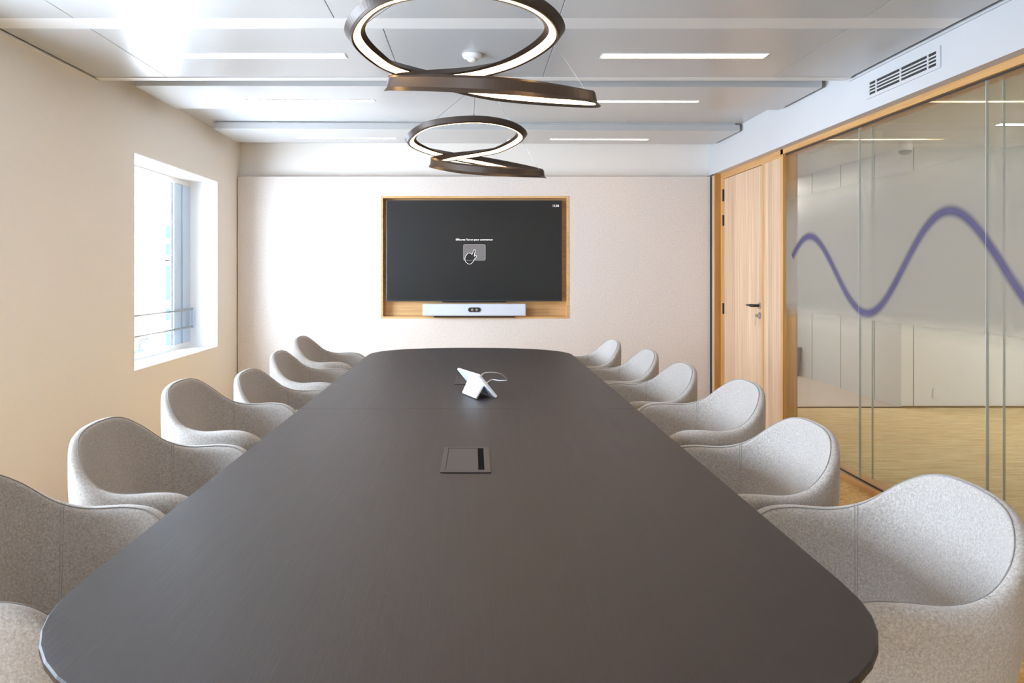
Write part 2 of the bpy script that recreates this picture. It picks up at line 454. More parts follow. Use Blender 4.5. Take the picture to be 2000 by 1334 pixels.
# corridor lights
def strip(x0, x1, y, z, wd, mled, label, group, name='ceiling_light'):
    t = thing(name, label, 'ceiling light', ((x0 + x1) / 2, y, z), 0, group)
    h = (x1 - x0) / 2
    boxes('frame', [(-h - .006, h + .006, -wd / 2 - .006, -wd / 2, -.004, 0), (-h - .006, h + .006, wd / 2, wd / 2 + .006, -.004, 0),
                    (-h - .006, -h, -wd / 2, wd / 2, -.004, 0), (h, h + .006, -wd / 2, wd / 2, -.004, 0)], M['white'], t)
    box('diffuser', (-h, h, -wd / 2, wd / 2, -.0035, -.0005), mled, t)
    return t
strip(4.1, 6.2, 6.0, 2.42, .06, M['corr_led'], 'long linear light on the corridor ceiling behind the glass partition', 'linear lights in the corridor')
strip(3.1, 3.7, 9.6, 2.42, .06, M['corr_led_far'], 'short linear light at the far end of the corridor', 'linear lights in the corridor')
strip(2.6, 3.3, 8.3, 2.42, .06, M['corr_led_far'], 'added unseen linear light to brighten the far corridor, nearer one', 'linear lights in the corridor')  # unseen strip, added to brighten the far corridor
strip(4.6, 7.2, 3.2, 2.42, .08, M['corr_led'], 'linear light over the middle of the corridor, nearer the camera', 'linear lights in the corridor')
strip(4.6, 7.2, 0.4, 2.42, .08, M['corr_led'], 'linear light over the near end of the corridor, outside the frame', 'linear lights in the corridor')

# bin
bn = thing('waste_bin', 'dark grey waste bin standing against the corridor wall', 'bin', (3.86, 9.35, 0.0))
bm = bmesh.new(); add_lathe(bm, [(.085, 0), (.09, .005), (.118, .33), (.112, .33), (.086, .02), (.001, .02)], n=28)
finish('body', bm, M['bin'], bn, smooth=True)
bm = bmesh.new(); add_lathe(bm, [(.112, .33), (.128, .33), (.128, .35), (.112, .35)], n=28)
finish('rim', bm, M['bin'], bn, smooth=True)
bx = tag(box('green_indicator', (3.95, 3.969, 9.78, 9.90, .70, .72), M['green'], bev=.003), 'tiny glowing green indicator on the far corridor wall', 'indicator')
recenter(bx, (3.96, 9.84, .71))
dt = thing('smoke_detector', 'white smoke detector on the corridor ceiling, seen through the glass', 'smoke detector', (3.72, 6.62, 2.42))
bm = bmesh.new(); add_lathe(bm, [(.055, 0), (.055, -.10), (.05, -.11), (.001, -.11)]); finish('base', bm, M['plastic_w'], dt, smooth=False)
bm = bmesh.new(); add_lathe(bm, [(.05, -.112), (.05, -.125), (.035, -.14), (.001, -.14)]); finish('sensor_head', bm, M['seam'], dt)

# ------------------------------------------------------------ ceiling panels
def cpanel(name, x0, x1, y0, y1, z, th, label, seams=(), ang=0, group='suspended white ceiling panels'):
    t = thing(name, label, 'ceiling panel', ((x0 + x1) / 2, (y0 + y1) / 2, z), ang, group)
    hx, hy = (x1 - x0) / 2, (y1 - y0) / 2
    cuts = [-hx] + [s - (x0 + x1) / 2 for s in seams] + [hx]
    bm = bmesh.new()
    for a, b in zip(cuts, cuts[1:]):
        add_box(bm, a + (.0015 if a != -hx else 0), b - (.0015 if b != hx else 0), -hy, hy, 0, th, bev=.0012, seg=1)
    finish('panel_sheet', bm, M['ceil'], t)
    # folded upstand set back on top, which leaves the dark shadow gap under the ceiling
    bm = bmesh.new()
    add_box(bm, -hx + .03, hx - .03, -hy + .02, hy - .02, th, CZ - z)
    finish('hanger_rail', bm, M['white'], t)
    return t
ZI = 2.425
cpanel('ceiling_panel', -2.115, 2.185, 6.27, 6.93, ZI, .052, 'suspended white ceiling panel nearest the back wall', ang=.026)
cpanel('ceiling_panel', -2.115, 2.185, 4.80, 5.47, ZI, .052, 'suspended white ceiling panel second from the back wall', ang=.010)
cpanel('ceiling_panel', -2.195, 2.185, 3.57, 4.52, 2.397, .06, 'full width white ceiling panel between the two spiral pendants', seams=(-1.78, -.42, .40, 1.74))
cpanel('ceiling_panel', -2.195, 2.185, 1.30, 3.42, 2.397, .06, 'white ceiling panel field over the near end of the table', seams=(-1.78, -.62, .38, 1.74))
cpanel('ceiling_panel', -2.195, 2.185, -1.2, 1.15, 2.397, .06, 'white ceiling panel field above and behind the camera', seams=(-1.78, -.42, .42, 1.74))

box('trim_16', (-2.195, 2.185, 3.4215, 3.5685, 2.3985, 2.41), M['reveal_c'], kind='structure')
box('trim_17', (-2.195, 2.185, 4.455, 4.5215, 2.3925, 2.3965), M['reveal_c'], kind='structure')
GL = 'linear lights in the ceiling panels'
for nm, y, z, wd, dy in (('panel nearest the back wall', 6.68, ZI, .042, .026), ('second panel from the back wall', 5.20, ZI, .048, .010), ('full width panel between the pendants', 4.01, 2.397, .075, 0)):
    for sx, side in ((-1, 'left'), (1, 'right')):
        x0, x1 = (-1.525, -.672) if sx < 0 else (.672, 1.525)
        t = strip(x0, x1, y + sx * 1.1 * dy, z, wd, M['strip_led'], 'glowing linear light on the %s side of the %s' % (side, nm), GL)
        t.rotation_euler.z = dy
for y in (2.4, 0.6, -.7):
    for sx, side in ((-1, 'left'), (1, 'right')):
        x0, x1 = (-1.525, -.672) if sx < 0 else (.672, 1.525)
        strip(x0, x1, y, 2.397, .075, M['strip_led'], 'linear light overhead on the %s at %s, above the frame' % (side, {2.4: 'the near pendant', .6: 'the camera', -.7: 'the rear wall'}[y]), GL)

sd = thing('smoke_detector', 'round white smoke detector on the ceiling panel inside the near pendant ring', 'smoke detector', (-.007, 3.99, 2.397))
bm = bmesh.new(); add_lathe(bm, [(.052, 0), (.052, -.008), (.047, -.018), (.03, -.022), (.001, -.022)]); finish('base', bm, M['plastic_w'], sd, smooth=True)
bm = bmesh.new(); add_lathe(bm, [(.026, -.022), (.026, -.030), (.02, -.036), (.001, -.037)]); finish('sensor_head', bm, M['white'], sd, smooth=True)
sd2 = thing('smoke_detector', 'small white sensor on the ceiling panel behind the far pendant ring', 'smoke detector', (.325, 6.75, 2.425))
bm = bmesh.new(); add_lathe(bm, [(.03, 0), (.03, -.008), (.02, -.016), (.001, -.016)]); finish('base', bm, M['plastic_w'], sd2, smooth=True)

# air grille on the soffit: four slots, bars at both ends and the middle
vt = thing('air_grille', 'white four slot ventilation grille high on the soffit above the glass', 'air vent', (XR - .001, 3.985, 2.29))
gy, gz = .31, .035
bs = []
bs += [(-.006, 0, -gy - .03, gy + .03, gz, gz + .018), (-.006, 0, -gy - .03, gy + .03, -gz - .018, -gz), (-.006, 0, -gy - .03, -gy, -gz, gz), (-.006, 0, gy, gy + .03, -gz, gz)]
for y in (-.24, 0.0, .24): bs.append((-.006, 0, y - .006, y + .006, -gz, gz))
boxes('grille_frame', bs, M['soffit'], vt)
boxes('slat', [(-.005, 0, -gy, gy, -gz + .0175 * k - .0035, -gz + .0175 * k + .0035) for k in (1, 2, 3)], M['soffit'], vt)
box('slot_backing', (-.0015, .0002, -gy, gy, -gz, gz), M['grey_dark'], vt)

# ------------------------------------------------------------ back wall cladding with niche, screen, bar
s = FPX / 7.2
X = lambda px: (px - 925) / s
Z = lambda py: CAMZ - (py - 530) / s
cx0, cx1, cz1 = X(464), X(1387), Z(345)
nx0, nx1, nz0, nz1 = X(744), X(1111), Z(622), Z(383)
cl = thing('acoustic_wall_panel', 'pale pinkish felt covered wall panel that frames the screen', 'wall panel', (0, 7.2, 0))
boxes('felt_covering', [(cx0, nx0, 0, .06, 0.01, cz1), (nx1, cx1, 0, .06, .01, cz1), (nx0, nx1, 0, .06, .01, nz0), (nx0, nx1, 0, .06, nz1, cz1)], M['fabric_wall'], cl)
f = .019
nb = boxes('niche_frame', [(nx0, nx1, -.004, .09, nz0, nz0 + f), (nx0, nx1, -.004, .09, nz1 - f, nz1), (nx0, nx0 + f, -.004, .09, nz0 + f, nz1 - f), (nx1 - f, nx1, -.004, .09, nz0 + f, nz1 - f)], M['oak_x'], cl)
box('niche_back', (nx0 + f, nx1 - f, .085, .095, nz0 + f, nz1 - f), M['oak_x'], cl)
box('trim_6', (-2.2195, cx0 - .0005, 7.235, 7.25, 0, cz1), M['grey_dark'], kind='structure')  # dark strip that paints the shade in the gap left of the felt

tx0, tx1, tz0, tz1 = X(754), X(1098), Z(588.5), Z(391)
tv = thing('wall_screen', 'large black flat screen in the oak niche of the back wall', 'screen', ((tx0 + tx1) / 2, 7.2, tz0))
hw, hh = (tx1 - tx0) / 2, tz1 - tz0
box('casing', (-hw, hw, .015, .075, 0, hh), M['bezel'], tv, bev=.004)
box('display', (-hw + .008, hw - .008, .0125, .0148, .012, hh - .008), M['screen'], tv)
box('wall_mount', (-.3, .3, .055, .084, -.012, .06), M['black'], tv)
def text(s_, size, cx, cz, y, m, parent, name='screen_text', wd=None):
    cu = bpy.data.curves.new('t', 'FONT'); cu.body = s_; cu.size = size; cu.align_x = 'CENTER'; cu.align_y = 'CENTER'
    to = bpy.data.objects.new('t', cu); C.objects.link(to)
    bpy.context.view_layer.update()
    me = bpy.data.meshes.new_from_object(to.evaluated_get(bpy.context.evaluated_depsgraph_get()))
    bpy.data.objects.remove(to)
    xs = [v.co.x for v in me.vertices]; k = (wd / (max(xs) - min(xs))) if wd else 1
    for v in me.vertices: v.co = Vector((v.co.x * k + cx, y, v.co.y * k + cz))
    me.materials.clear(); me.materials.append(m); me.name = name
    o = bpy.data.objects.new(name, me); C.objects.link(o); o.parent = parent
    return o
lx = lambda px: X(px) - (tx0 + tx1) / 2
lz = lambda py: Z(py) - tz0
text('Effleurez l\u2019\u00e9cran pour commencer', .04, lx(926.5), lz(468), .0120, M['txt'], tv, wd=.348)
text('12:38', .03, lx(1085.5), lz(402), .0120, M['txt'], tv, wd=.056)
bm = bmesh.new()
def rrect(cx, cz, hw_, hh_, r, n=6):
    o = []
    for (sx, sz, a0) in ((1, 1, 0), (-1, 1, PI / 2), (-1, -1, PI), (1, -1, 1.5 * PI)):
        for k in range(n + 1):
            a = a0 + PI / 2 * k / n
            o.append((cx + sx * (hw_ - r) + r * math.cos(a), cz + sz * (hh_ - r) + r * math.sin(a)))
    return o
icx, icz, ihw, ihh = lx(926.5), lz(493), 43 / 2 / s, 31 / 2 / s
add_prism(bm, rrect(icx, icz, ihw, ihh, .012), .0121, .0124, 'XZ'); finish('touch_icon', bm, M['ico'], tv)
bm = bmesh.new(); R_ = rrect(icx, icz, ihw, ihh, .012)
add_tube(bm, [(a, .0118, b) for a, b in R_], .0011, 6, closed=True); finish('icon_outline', bm, M['ico_line'], tv)
hand = [(912, 497), (914, 494.5), (919, 494.5), (922, 496.5), (925.5, 488.5), (928.3, 488.5), (926, 500), (929, 499), (931, 501), (926, 507), (924, 511), (920, 515), (915, 515.5), (910, 512), (908, 507), (909, 501)]
hp = catmull([Vector((lx(a), 0, lz(b))) for a, b in hand], 4, True)
bm = bmesh.new(); add_prism(bm, [(v.x, v.z) for v in hp], .0116, .0119, 'XZ'); finish('hand_icon', bm, M['screen'], tv)
bm = bmesh.new(); add_tube(bm, [(v.x, .0113, v.z) for v in hp], .0015, 6, closed=True); finish('hand_outline', bm, M['txt'], tv)

bz0, bz1 = Z(616.5), Z(593)
vb = thing('video_bar', 'light grey video conference bar with twin camera below the screen', 'video bar', (X(926.5), 7.16, bz0))
box('bar_body', (-.482, .482, -.02, .05, 0, bz1 - bz0), M['bar_grey'], vb, bev=.012)
bm = bmesh.new(); add_box(bm, -.38, .38, .0, .045, -.016, .004, bev=.003); finish('foot', bm, M['black'], vb)
ch = (bz1 - bz0) / 2 + .002
bm = bmesh.new(); add_prism(bm, rrect(0, ch, .058, .0215, .021), -.026, -.018, 'XZ')
cm = finish('camera_window', bm, M['black'], vb)
for dx in (-.021, .021):
    bm = bmesh.new(); add_lathe(bm, [(.0125, -.026), (.0125, -.029), (.0095, -.029), (.0095, -.027)], c=(dx, 0, ch), axis='Y', n=20)
    ln = finish('lens_ring', bm, M['chrome'], cm)

# ------------------------------------------------------------ wood wall, door
XD = 2.28
yv = lambda px, x=XD: FPX * x / (px - 925)
# light strip beside the felt panel, then the door recess cheek, its shade painted as darker oak
box('trim_7', (cx1 + .006, 2.2350, 7.16, 7.22, 0, Z(345)), M['grey_dark'], kind='structure')  # dark strip painted in for the shade of the right-hand gap
t1 = box('trim_10', (2.224, 2.42, 7.10, 7.20, 0, Z(345)), M['veneer'], kind='structure')
t2 = box('trim_11', (2.226, XD, 7.085, 7.10, 0, 2.171), M['oak_shaded'], kind='structure')
# frame: jamb, head, stile, oak edges
dj0, dj1 = yv(1413.5), yv(1488)
DZ = 2.115
boxes('trim_12', [(XD, XD + .10, dj0, 7.085, 0, DZ), (XD, XD + .10, dj1 - .042, dj1, 0, DZ), ], M['oak'], kind='structure')
box('trim_13', (XD, XD + .10, yv(1529), 7.085, DZ, 2.171), M['oak_y'], kind='structure')
box('trim_14', (XD + .002, XD + .10, yv(1524), dj1 - .0425, 0, DZ), M['veneer'], kind='structure')
box('trim_15', (XD, XD + .10, yv(1529), yv(1524), 0, DZ), M['oak'], kind='structure')
door = box('door_1', (XD + .004, XD + .05, dj1 + .003, dj0 - .003, .006, DZ - .004), M['veneer'], kind='structure', bev=.001)
for (py0, py1) in ((370, 393), (420, 441), (592, 613)):
    s_h = FPX / dj0 / 1.0
    yy = dj0
    z1_, z0_ = CAMZ - (py0 - 530) * yy / FPX, CAMZ - (py1 - 530) * yy / FPX
    bm = bmesh.new(); add_box(bm, XD - .004, XD + .004, yy - .004, yy + .012, z0_, z1_, bev=.001)
    add_tube(bm, [(XD - .006, yy - .001, z0_), (XD - .006, yy - .001, z1_)], .007, 10)
    finish('hinge', bm, M['black_metal'], door)
hy, hz = 6.125, CAMZ - (597 - 530) * 6.12 / FPX
bm = bmesh.new(); add_lathe(bm, [(.026, 0), (.026, -.008), (.022, -.010), (.001, -.010)], c=(XD + .004, hy, hz), axis='X', n=24)
ro = finish('handle_rose', bm, M['chrome'], door)
bm = bmesh.new()
add_tube(bm, [(XD - .004, hy, hz), (XD - .045, hy, hz), (XD - .055, hy + .012, hz), (XD - .056, hy + .06, hz), (XD - .056, hy + .135, hz)], .011, 10, taper=[1, 1, 1.15, 1, .55])
finish('door_handle', bm, M['black_metal'], door, smooth=True)
lz_ = CAMZ - (616.5 - 530) * 6.12 / FPX
bm = bmesh.new(); add_lathe(bm, [(.026, 0), (.026, -.008), (.022, -.010), (.001, -.010)], c=(XD + .004, hy, lz_), axis='X', n=24)
finish('lock_rose', bm, M['chrome'], door)
bm = bmesh.new(); add_box(bm, XD - .035, XD - .006, hy - .0015, hy + .0015, lz_ - .012, lz_ + .012)
ky = finish('key', bm, M['chrome'], door)
bm = bmesh.new(); add_tube(bm, [(XD - .03, hy + .014 * math.cos(a), lz_ - .016 + .014 * math.sin(a)) for a in [2 * PI * k / 12 for k in range(12)]], .001, 6, closed=True)
finish('key_ring', bm, M['chrome'], ky)
bm = bmesh.new(); add_box(bm, XD - .033, XD - .031, hy + .002, hy + .012, lz_ - .085, lz_ - .03, bev=.0005)
finish('hanging_key', bm, M['chrome'], ky)

# ------------------------------------------------------------ glass partition
YG1 = yv(1530, 2.30)
YG0 = -2.25
joints = [YG1, FPX * 2.30 / 752, FPX * 2.30 / 1000, 2.315, 1.18, .04, -1.1, YG0]
gp = thing('glass_partition', 'oak framed double glass partition with frosted band along the right side', 'partition', (2.34, 2, 0))
GP = Vector((2.34, 2, 0))
def gbox(name, b, m, parent=gp, bev=0):
    x0, x1, y0, y1, z0, z1 = b
    return box(name, (x0 - 2.34, x1 - 2.34, y0 - 2, y1 - 2, z0, z1), m, parent, bev)
gbox('head_rail', (2.28, 2.40, YG0, YG1 + .003, 2.135, 2.171), M['oak_y'])
gbox('foot_rail', (2.262, 2.40, YG0, YG1 + .003, .0, .028), M['oak_y'])
gbox('end_jamb', (2.301, 2.40, YG1 - .012, YG1 + .003, .028, 2.135), M['oak'])
gbox('glazing_bead', (2.2995, 2.3035, YG0, YG1 - .012, 2.127, 2.135), M['grey_dark'])
gbox('glazing_bead', (2.2995, 2.3035, YG0, YG1 - .012, .028, .036), M['grey_dark'])
for y1, y0 in zip(joints, joints[1:]):
    top = y1 - (.012 if y1 == YG1 else .002)
    for (x0, x1) in ((2.304, 2.314), (2.378, 2.388)):
        gbox('glass_pane', (x0, x1, y0 + .002, top, .03, 2.133), M['glass'])
for y in joints[1:-1]:
    for (x0, x1) in ((2.3005, 2.3145), (2.3775, 2.3885)):
        gbox('glass_joint', (x0, x1, y - .0012, y + .0012, .03, 2.133), M['glass_edge'])
bm = bmesh.new()
vs = [bm.verts.new(q) for q in ((-.0375, YG0 - 2, .037), (-.0375, YG1 - 2.012, .037), (-.0375, YG1 - 2.012, 2.126), (-.0375, YG0 - 2, 2.126))]
bm.faces.new(vs); fo = finish('frosted_film', bm, M['film'], gp)
# wave stripe
bm = bmesh.new(); uvl = bm.loops.layers.uv.new('UVMap'); pts = []
def wave_z(Y):
    ph = (5.27 - Y) / .772 * PI
    return 1.281 + .257 * math.cos(ph) + (.025 if Y < 4.5 else -.028) * (1 + math.cos(ph)) / 2
ys_ = [5.545 - .02 * k for k in range(int((5.545 - YG0) / .02))]
rows = []
for Y in ys_:
    d = (wave_z(Y - .01) - wave_z(Y + .01)) / .02
    nrm = Vector((0, d, 1)).normalized()   # normal of the curve in the YZ plane (Y decreasing)
    c = Vector((-.0385, Y - 2, wave_z(Y)))
    rows.append((bm.verts.new(c + nrm * .042), bm.verts.new(c - nrm * .042)))
for i in range(len(rows) - 1):
    fc = bm.faces.new((rows[i][0], rows[i][1], rows[i + 1][1], rows[i + 1][0]))
    for lp, v in zip(fc.loops, (1, 0, 0, 1)): lp[uvl].uv = (i, v)
wv = finish('wave_stripe', bm, M['wave'], gp); wv['label'] = 'violet blue wavy stripe on the frosted glass'

# ------------------------------------------------------------ table
TX, TW = -.021, .645
TZ = .745
tab = thing('conference_table', 'long dark brown conference table with rounded ends', 'table', (TX, 3.05, 0))
def outline(y0, y1, hw_, b=.5, n_=2.3, steps=28):
    P = []
    for k in range(steps + 1):
        a = PI * k / steps
        cx, sx = math.cos(a), math.sin(a)
        P.append((hw_ * math.copysign(abs(cx) ** (2 / n_), cx), y1 - b + b * abs(sx) ** (2 / n_)))
    for k in range(steps + 1):
        a = PI + PI * k / steps
        cx, sx = math.cos(a), math.sin(a)
        P.append((hw_ * math.copysign(abs(cx) ** (2 / n_), cx), y0 + b - b * abs(sx) ** (2 / n_)))
    return P
def loft(bm, rings, capa=True, capb=True):
    R2 = [[bm.verts.new(p) for p in r] for r in rings]
    for a, b in zip(R2, R2[1:]):
        n = len(a)
        for k in range(n): bm.faces.new((a[k], a[(k + 1) % n], b[(k + 1) % n], b[k]))
    if capa: bm.faces.new(R2[0][::-1])
    if capb: bm.faces.new(R2[-1])
YS = 787 / 268.0
YT0, YT1 = .84, 5.28
def half(y0, y1, side):
    """one of the two leaves, cut at the seam"""
    full = lambda ins: outline(YT0 - 3.05 + ins, YT1 - 3.05 - ins, TW - ins, b=.46 - ins * .5)
    rings = []
    seam = YS - 3.05
    for ins, z in ((.10, TZ - .024), (.004, TZ - .013), (0, TZ - .011), (0, TZ - .0025), (.0025, TZ)):
        P = full(ins)
        half_n = len(P) // 2
        pts = P[:half_n] if side > 0 else P[half_n:]
        yy = seam + .0012 * side
        ends = [(-(TW - ins), yy), ((TW - ins), yy)] if side > 0 else [((TW - ins), yy), (-(TW - ins), yy)]
        rings.append([Vector((x, y, z)) for x, y in pts + ends])
    bm = bmesh.new(); loft(bm, rings)
    return bm
for sd_ in (-1, 1):
    finish('tabletop', half(0, 0, sd_), M['table'], tab)
for (a, b) in ((-1.6, -1.0), (.95, 1.5)):
    bm = bmesh.new(); add_box(bm, -.28, .28, a, b, .001, TZ - .0245, bev=.02, seg=3)
    finish('pedestal', bm, M['table'], tab)

def cable_box(y0, y1, label):
    t = thing('cable_box', label, 'cable outlet', (-.021, (y0 + y1) / 2, TZ + .0003), 0, 'flush cable boxes in the tabletop')
    hx, hy_ = .066, (y1 - y0) / 2
    boxes('rim_plate', [(-hx, hx, -hy_, -hy_ + .022, 0, .003), (-hx, hx, hy_ - .012, hy_, 0, .003), (-hx, -hx + .013, -hy_ + .022, hy_ - .012, 0, .003), (hx - .016, hx, -hy_ + .022, hy_ - .012, 0, .003)], M['box_metal'], t, bev=.0006)
    box('lid', (-hx + .0145, hx - .033, -hy_ + .024, hy_ - .014, 0, .0024), M['box_metal'], t, bev=.0005)
    box('brush_slot', (hx - .032, hx - .0165, -hy_ + .0225, hy_ - .0125, 0, .0012), M['brush'], t)
    return t
cable_box(787 / 394.0, 787 / 345.0, 'flush brown cable box with a black brush slot in the near half of the table')
cable_box(787 / 221.0, 787 / 204.0, 'flush cable box in the table behind the white touch panel')

# ------------------------------------------------------------ touch panel on the table
tp = thing('touch_panel', 'white tabletop touch panel on a wedge stand, seen from behind', 'touch panel', (.0, 3.2, TZ))
T0 = Vector((0, 3.2, TZ))
def quad_slab(bm, a, b, c, d, th, bev=.003):
    a, b, c, d = map(Vector, (a, b, c, d))
    n = (b - a).cross(d - a).normalized() * th
    vs = [bm.verts.new(v) for v in (a, b, c, d, a + n, b + n, c + n, d + n)]
    fs = [(0, 1, 2, 3), (7, 6, 5, 4), (0, 4, 5, 1), (1, 5, 6, 2), (2, 6, 7, 3), (3, 7, 4, 0)]
    for f_ in fs: bm.faces.new([vs[i] for i in f_])
    if bev: bmesh.ops.bevel(bm, geom=list({e for v in vs for e in v.link_edges}), offset=bev, segments=2, profile=.5, affect='EDGES')
TN, BN = Vector((.019, 3.14, .842)), Vector((.092, 3.165, TZ + .003))
ed = Vector((-.093, .22, 0)); 
BF, TF = BN + ed, TN + ed
bm = bmesh.new(); quad_slab(bm, TN - T0, TF - T0, BF - T0, BN - T0, -.011)
pn = finish('panel_body', bm, M['plastic_w'], tp)
nrm = ((TF - TN).cross(BN - TN)).normalized()
if nrm.x < 0: nrm = -nrm
bm = bmesh.new()
sc_ = lambda u, v: TN + (TF - TN) * u + (BN - TN) * v + nrm * .0125 - T0
quad_slab(bm, sc_(.04, .06), sc_(.96, .06), sc_(.96, .94), sc_(.04, .94), .0006, bev=0)
finish('display', bm, M['screen'], tp)
# wedge stand
a0 = TN + (BN - TN) * .50 + ed * .12; a1 = TN + (BN - TN) * .50 + ed * .80
f0 = Vector((.014, 3.145, TZ + .001)); f1 = f0 + ed * .62
b0 = BN + ed * .12; b1 = BN + ed * .80
bm = bmesh.new(); quad_slab(bm, a0 - T0, a1 - T0, f1 - T0 , f0 - T0, .010, bev=.003)
finish('stand', bm, M['plastic_w'], tp)

kb = catmull([Vector(v) for v in [tuple(pix(937, 738, 3.29)), tuple(pix(945, 729, 3.34)), tuple(pix(962, 727.5, 3.42)), tuple(pix(979, 731, 3.5)), tuple(pix(990, 741, 3.62)), (pix(990.5, 745.5, 787 / 215.2).x, 787 / 215.2, TZ + .0055)]], 8)
bm = bmesh.new(); add_tube(bm, kb, .0025, 8)
kb2 = catmull([Vector((pix(989, 745, 787 / 215.).x, 787 / 215., TZ + .005)), Vector((pix(975, 743.5, 3.66).x, 3.66, TZ + .005)), Vector((pix(960, 743, 3.68).x, 3.68, TZ + .005)), Vector((pix(950, 747, 3.56).x, 3.56, TZ + .005)), Vector((pix(946, 756, 3.45).x, 3.40, TZ + .005))], 8)
add_tube(bm, kb2, .0022, 8)
co = finish('white_cable', bm, M['plastic_w'], smooth=True)
tag(co, 'thin white cable looping from the touch panel down to the tabletop', 'cable')
recenter(co, (.1, 3.5, TZ))

# ------------------------------------------------------------ chairs
# local: +X towards the table, origin on the floor under the seat
RIM = [(-.255, 0, .878), (-.252, .080, .874), (-.238, .150, .858), (-.203, .212, .820), (-.148, .250, .775), (-.080, .268, .757), (0, .273, .760), (.050, .270, .758), (.085, .262, .748), (.115, .250, .728), (.145, .232, .695), (.165, .21, .66)]
SC = 1.085   # plan and rim heights measured from the photo, brought to real size
RIM = [(x * SC, y * SC, CAMZ - SC * (CAMZ - z)) for x, y, z in RIM]
cpts = catmull([Vector(p) for p in RIM], 4)
full_rim = [Vector((p.x, -p.y, p.z)) for p in cpts[::-1]][:-1] + cpts
NR = len(full_rim); mid = NR // 2
def thick(i):
    a = abs(i - mid) / mid
    t = .030 + .020 * min(1, max(0, (a - .3) / .3))
    if a > .80: t *= max(.25, 1 - ((a - .80) / .20) ** 2 * .75)
    return t
def nrm2(i):
    a = full_rim[max(i - 1, 0)]; b = full_rim[min(i + 1, NR - 1)]
    d = (b - a); n = Vector((d.y, -d.x, 0)).normalized()
    p = full_rim[i]
    if n.dot(Vector((p.x - .0, p.y, 0))) < 0: n = -n
    return n
ctr = Vector((-.01, 0, 0))
def kz(z):  # taper of the shell towards the seat base
    u = max(0, min(1, (.71 - z) / .34))
    return 1 - .20 * u ** 1.6
def column(i):
    p = full_rim[i]; n = nrm2(i); t = thick(i); r = t / 2
    a = abs(i - mid) / mid
    col = []
    ztop = p.z - r
    for k in range(8):
        z = .40 + (ztop - .40) * (k / 7) ** .8
        q = ctr + (Vector((p.x, p.y, 0)) - ctr) * kz(z)
        col.append(Vector((q.x, q.y, z)))
    for k in range(1, 6):
        an = PI * k / 6
        c = Vector((p.x, p.y, ztop)) - n * r
        col.append(c + n * r * math.cos(an) + Vector((0, 0, r * math.sin(an) * 1.0)))
    for k in range(9):
        u = k / 8
        z = ztop + (.43 - ztop) * u
        q = ctr + (Vector((p.x, p.y, 0)) - ctr) * kz(z)
        back = max(0, 1 - a / .5)
        ins = t + .004 * math.sin(PI * u) + (.085 * back + .012) * u ** 1.5
        col.append(Vector((q.x, q.y, z)) - n * ins)
    return col
def chair_shell():
    bm = bmesh.new()
    cols = [[bm.verts.new(v) for v in column(i)] for i in range(NR)]
    K = len(cols[0])
    for a, b in zip(cols, cols[1:]):
        for k in range(K - 1): bm.faces.new((a[k], a[k + 1], b[k + 1], b[k]))
        bm.faces.new((a[K - 1], a[0], b[0], b[K - 1]))
    for c in (cols[0], cols[-1]):
        # end cap of the arm: strips across
        for k in range(7):
            j = K - 1 - k
            if j - 1 > k + 1: bm.faces.new((c[k], c[k + 1], c[j - 1], c[j]))
        bm.faces.new([c[k] for k in range(7, K - 7)])
    return bm
chair = thing('armchair', 'x', 'chair')
sh = finish('shell', chair_shell(), M['wool'], chair, smooth=True)
sm = sh.modifiers.new('smooth', 'SUBSURF'); sm.levels = 1; sm.render_levels = 1
# piping at the inner edge of the rim
def at(i, k, out):
    c = column(i); return c[k] + out
bm = bmesh.new()
add_tube(bm, [column(i)[11] + Vector((0, 0, -.0002)) for i in range(3, NR - 3)], .0015, 6)
finish('piping', bm, M['seam'], chair, smooth=True)
for i in (mid - 17, mid + 17):
    for di in (-1, 1):
        c0, c1 = column(i), column(i + di)
        n = nrm2(i)
        pts = [c0[k].lerp(c1[k], .20) + (n * .0002 if k > 11 else Vector((0, 0, -.0002))) for k in range(10, 21)]
        bm = bmesh.new(); add_tube(bm, pts, .0009, 5)
        finish('stitching', bm, M['seam'], chair, smooth=True)
# seat cushion
bm = bmesh.new(); rings = []
def se(hx, hy_, z, cx=0, n_=3.2, K=36):
    return [Vector((cx + hx * math.copysign(abs(math.cos(2 * PI * k / K)) ** (2 / n_), math.cos(2 * PI * k / K)), hy_ * math.copysign(abs(math.sin(2 * PI * k / K)) ** (2 / n_), math.sin(2 * PI * k / K)), z)) for k in range(K)]
loft(bm, [se(.10, .13, .385, -.01), se(.145, .175, .395, -.01), se(.155, .182, .43, -.01), se(.15, .178, .455, -.01), se(.12, .15, .468, -.01), se(.05, .06, .472, -.01)])
finish('seat', bm, M['wool'], chair, smooth=True)
bm = bmesh.new(); add_lathe(bm, [(.03, .065), (.03, .30), (.09, .345), (.12, .384), (.001, .384)]); finish('column', bm, M['black_metal'], chair, smooth=True)
for k in range(4):
    a = PI / 4 + PI / 2 * k
    bm = bmesh.new(); add_tube(bm, [(0.02 * math.cos(a), .02 * math.sin(a), .10), (.15 * math.cos(a), .15 * math.sin(a), .07), (.27 * math.cos(a), .27 * math.sin(a), .014)], .014, 8, taper=[1.2, 1, .8])
    finish('leg', bm, M['black_metal'], chair, smooth=True)
side_r, side_l = 'right', 'left'
XO = .255
RC = [(1.43, .938, -.07, 0), (2.01, .905, -.02, 0), (2.64, .965, -.01, .018), (3.27, .925, .02, 0), (3.84, .905, .01, 0), (4.40, .83, .03, 0)]
LC = [(1.43, 1.02, .0, 0), (2.02, 1.005, .03, 0), (2.60, 1.015, .0, .026), (3.14, .95, -.02, -.012), (3.79, .985, .02, 0), (4.43, 1.02, -.02, .02)]
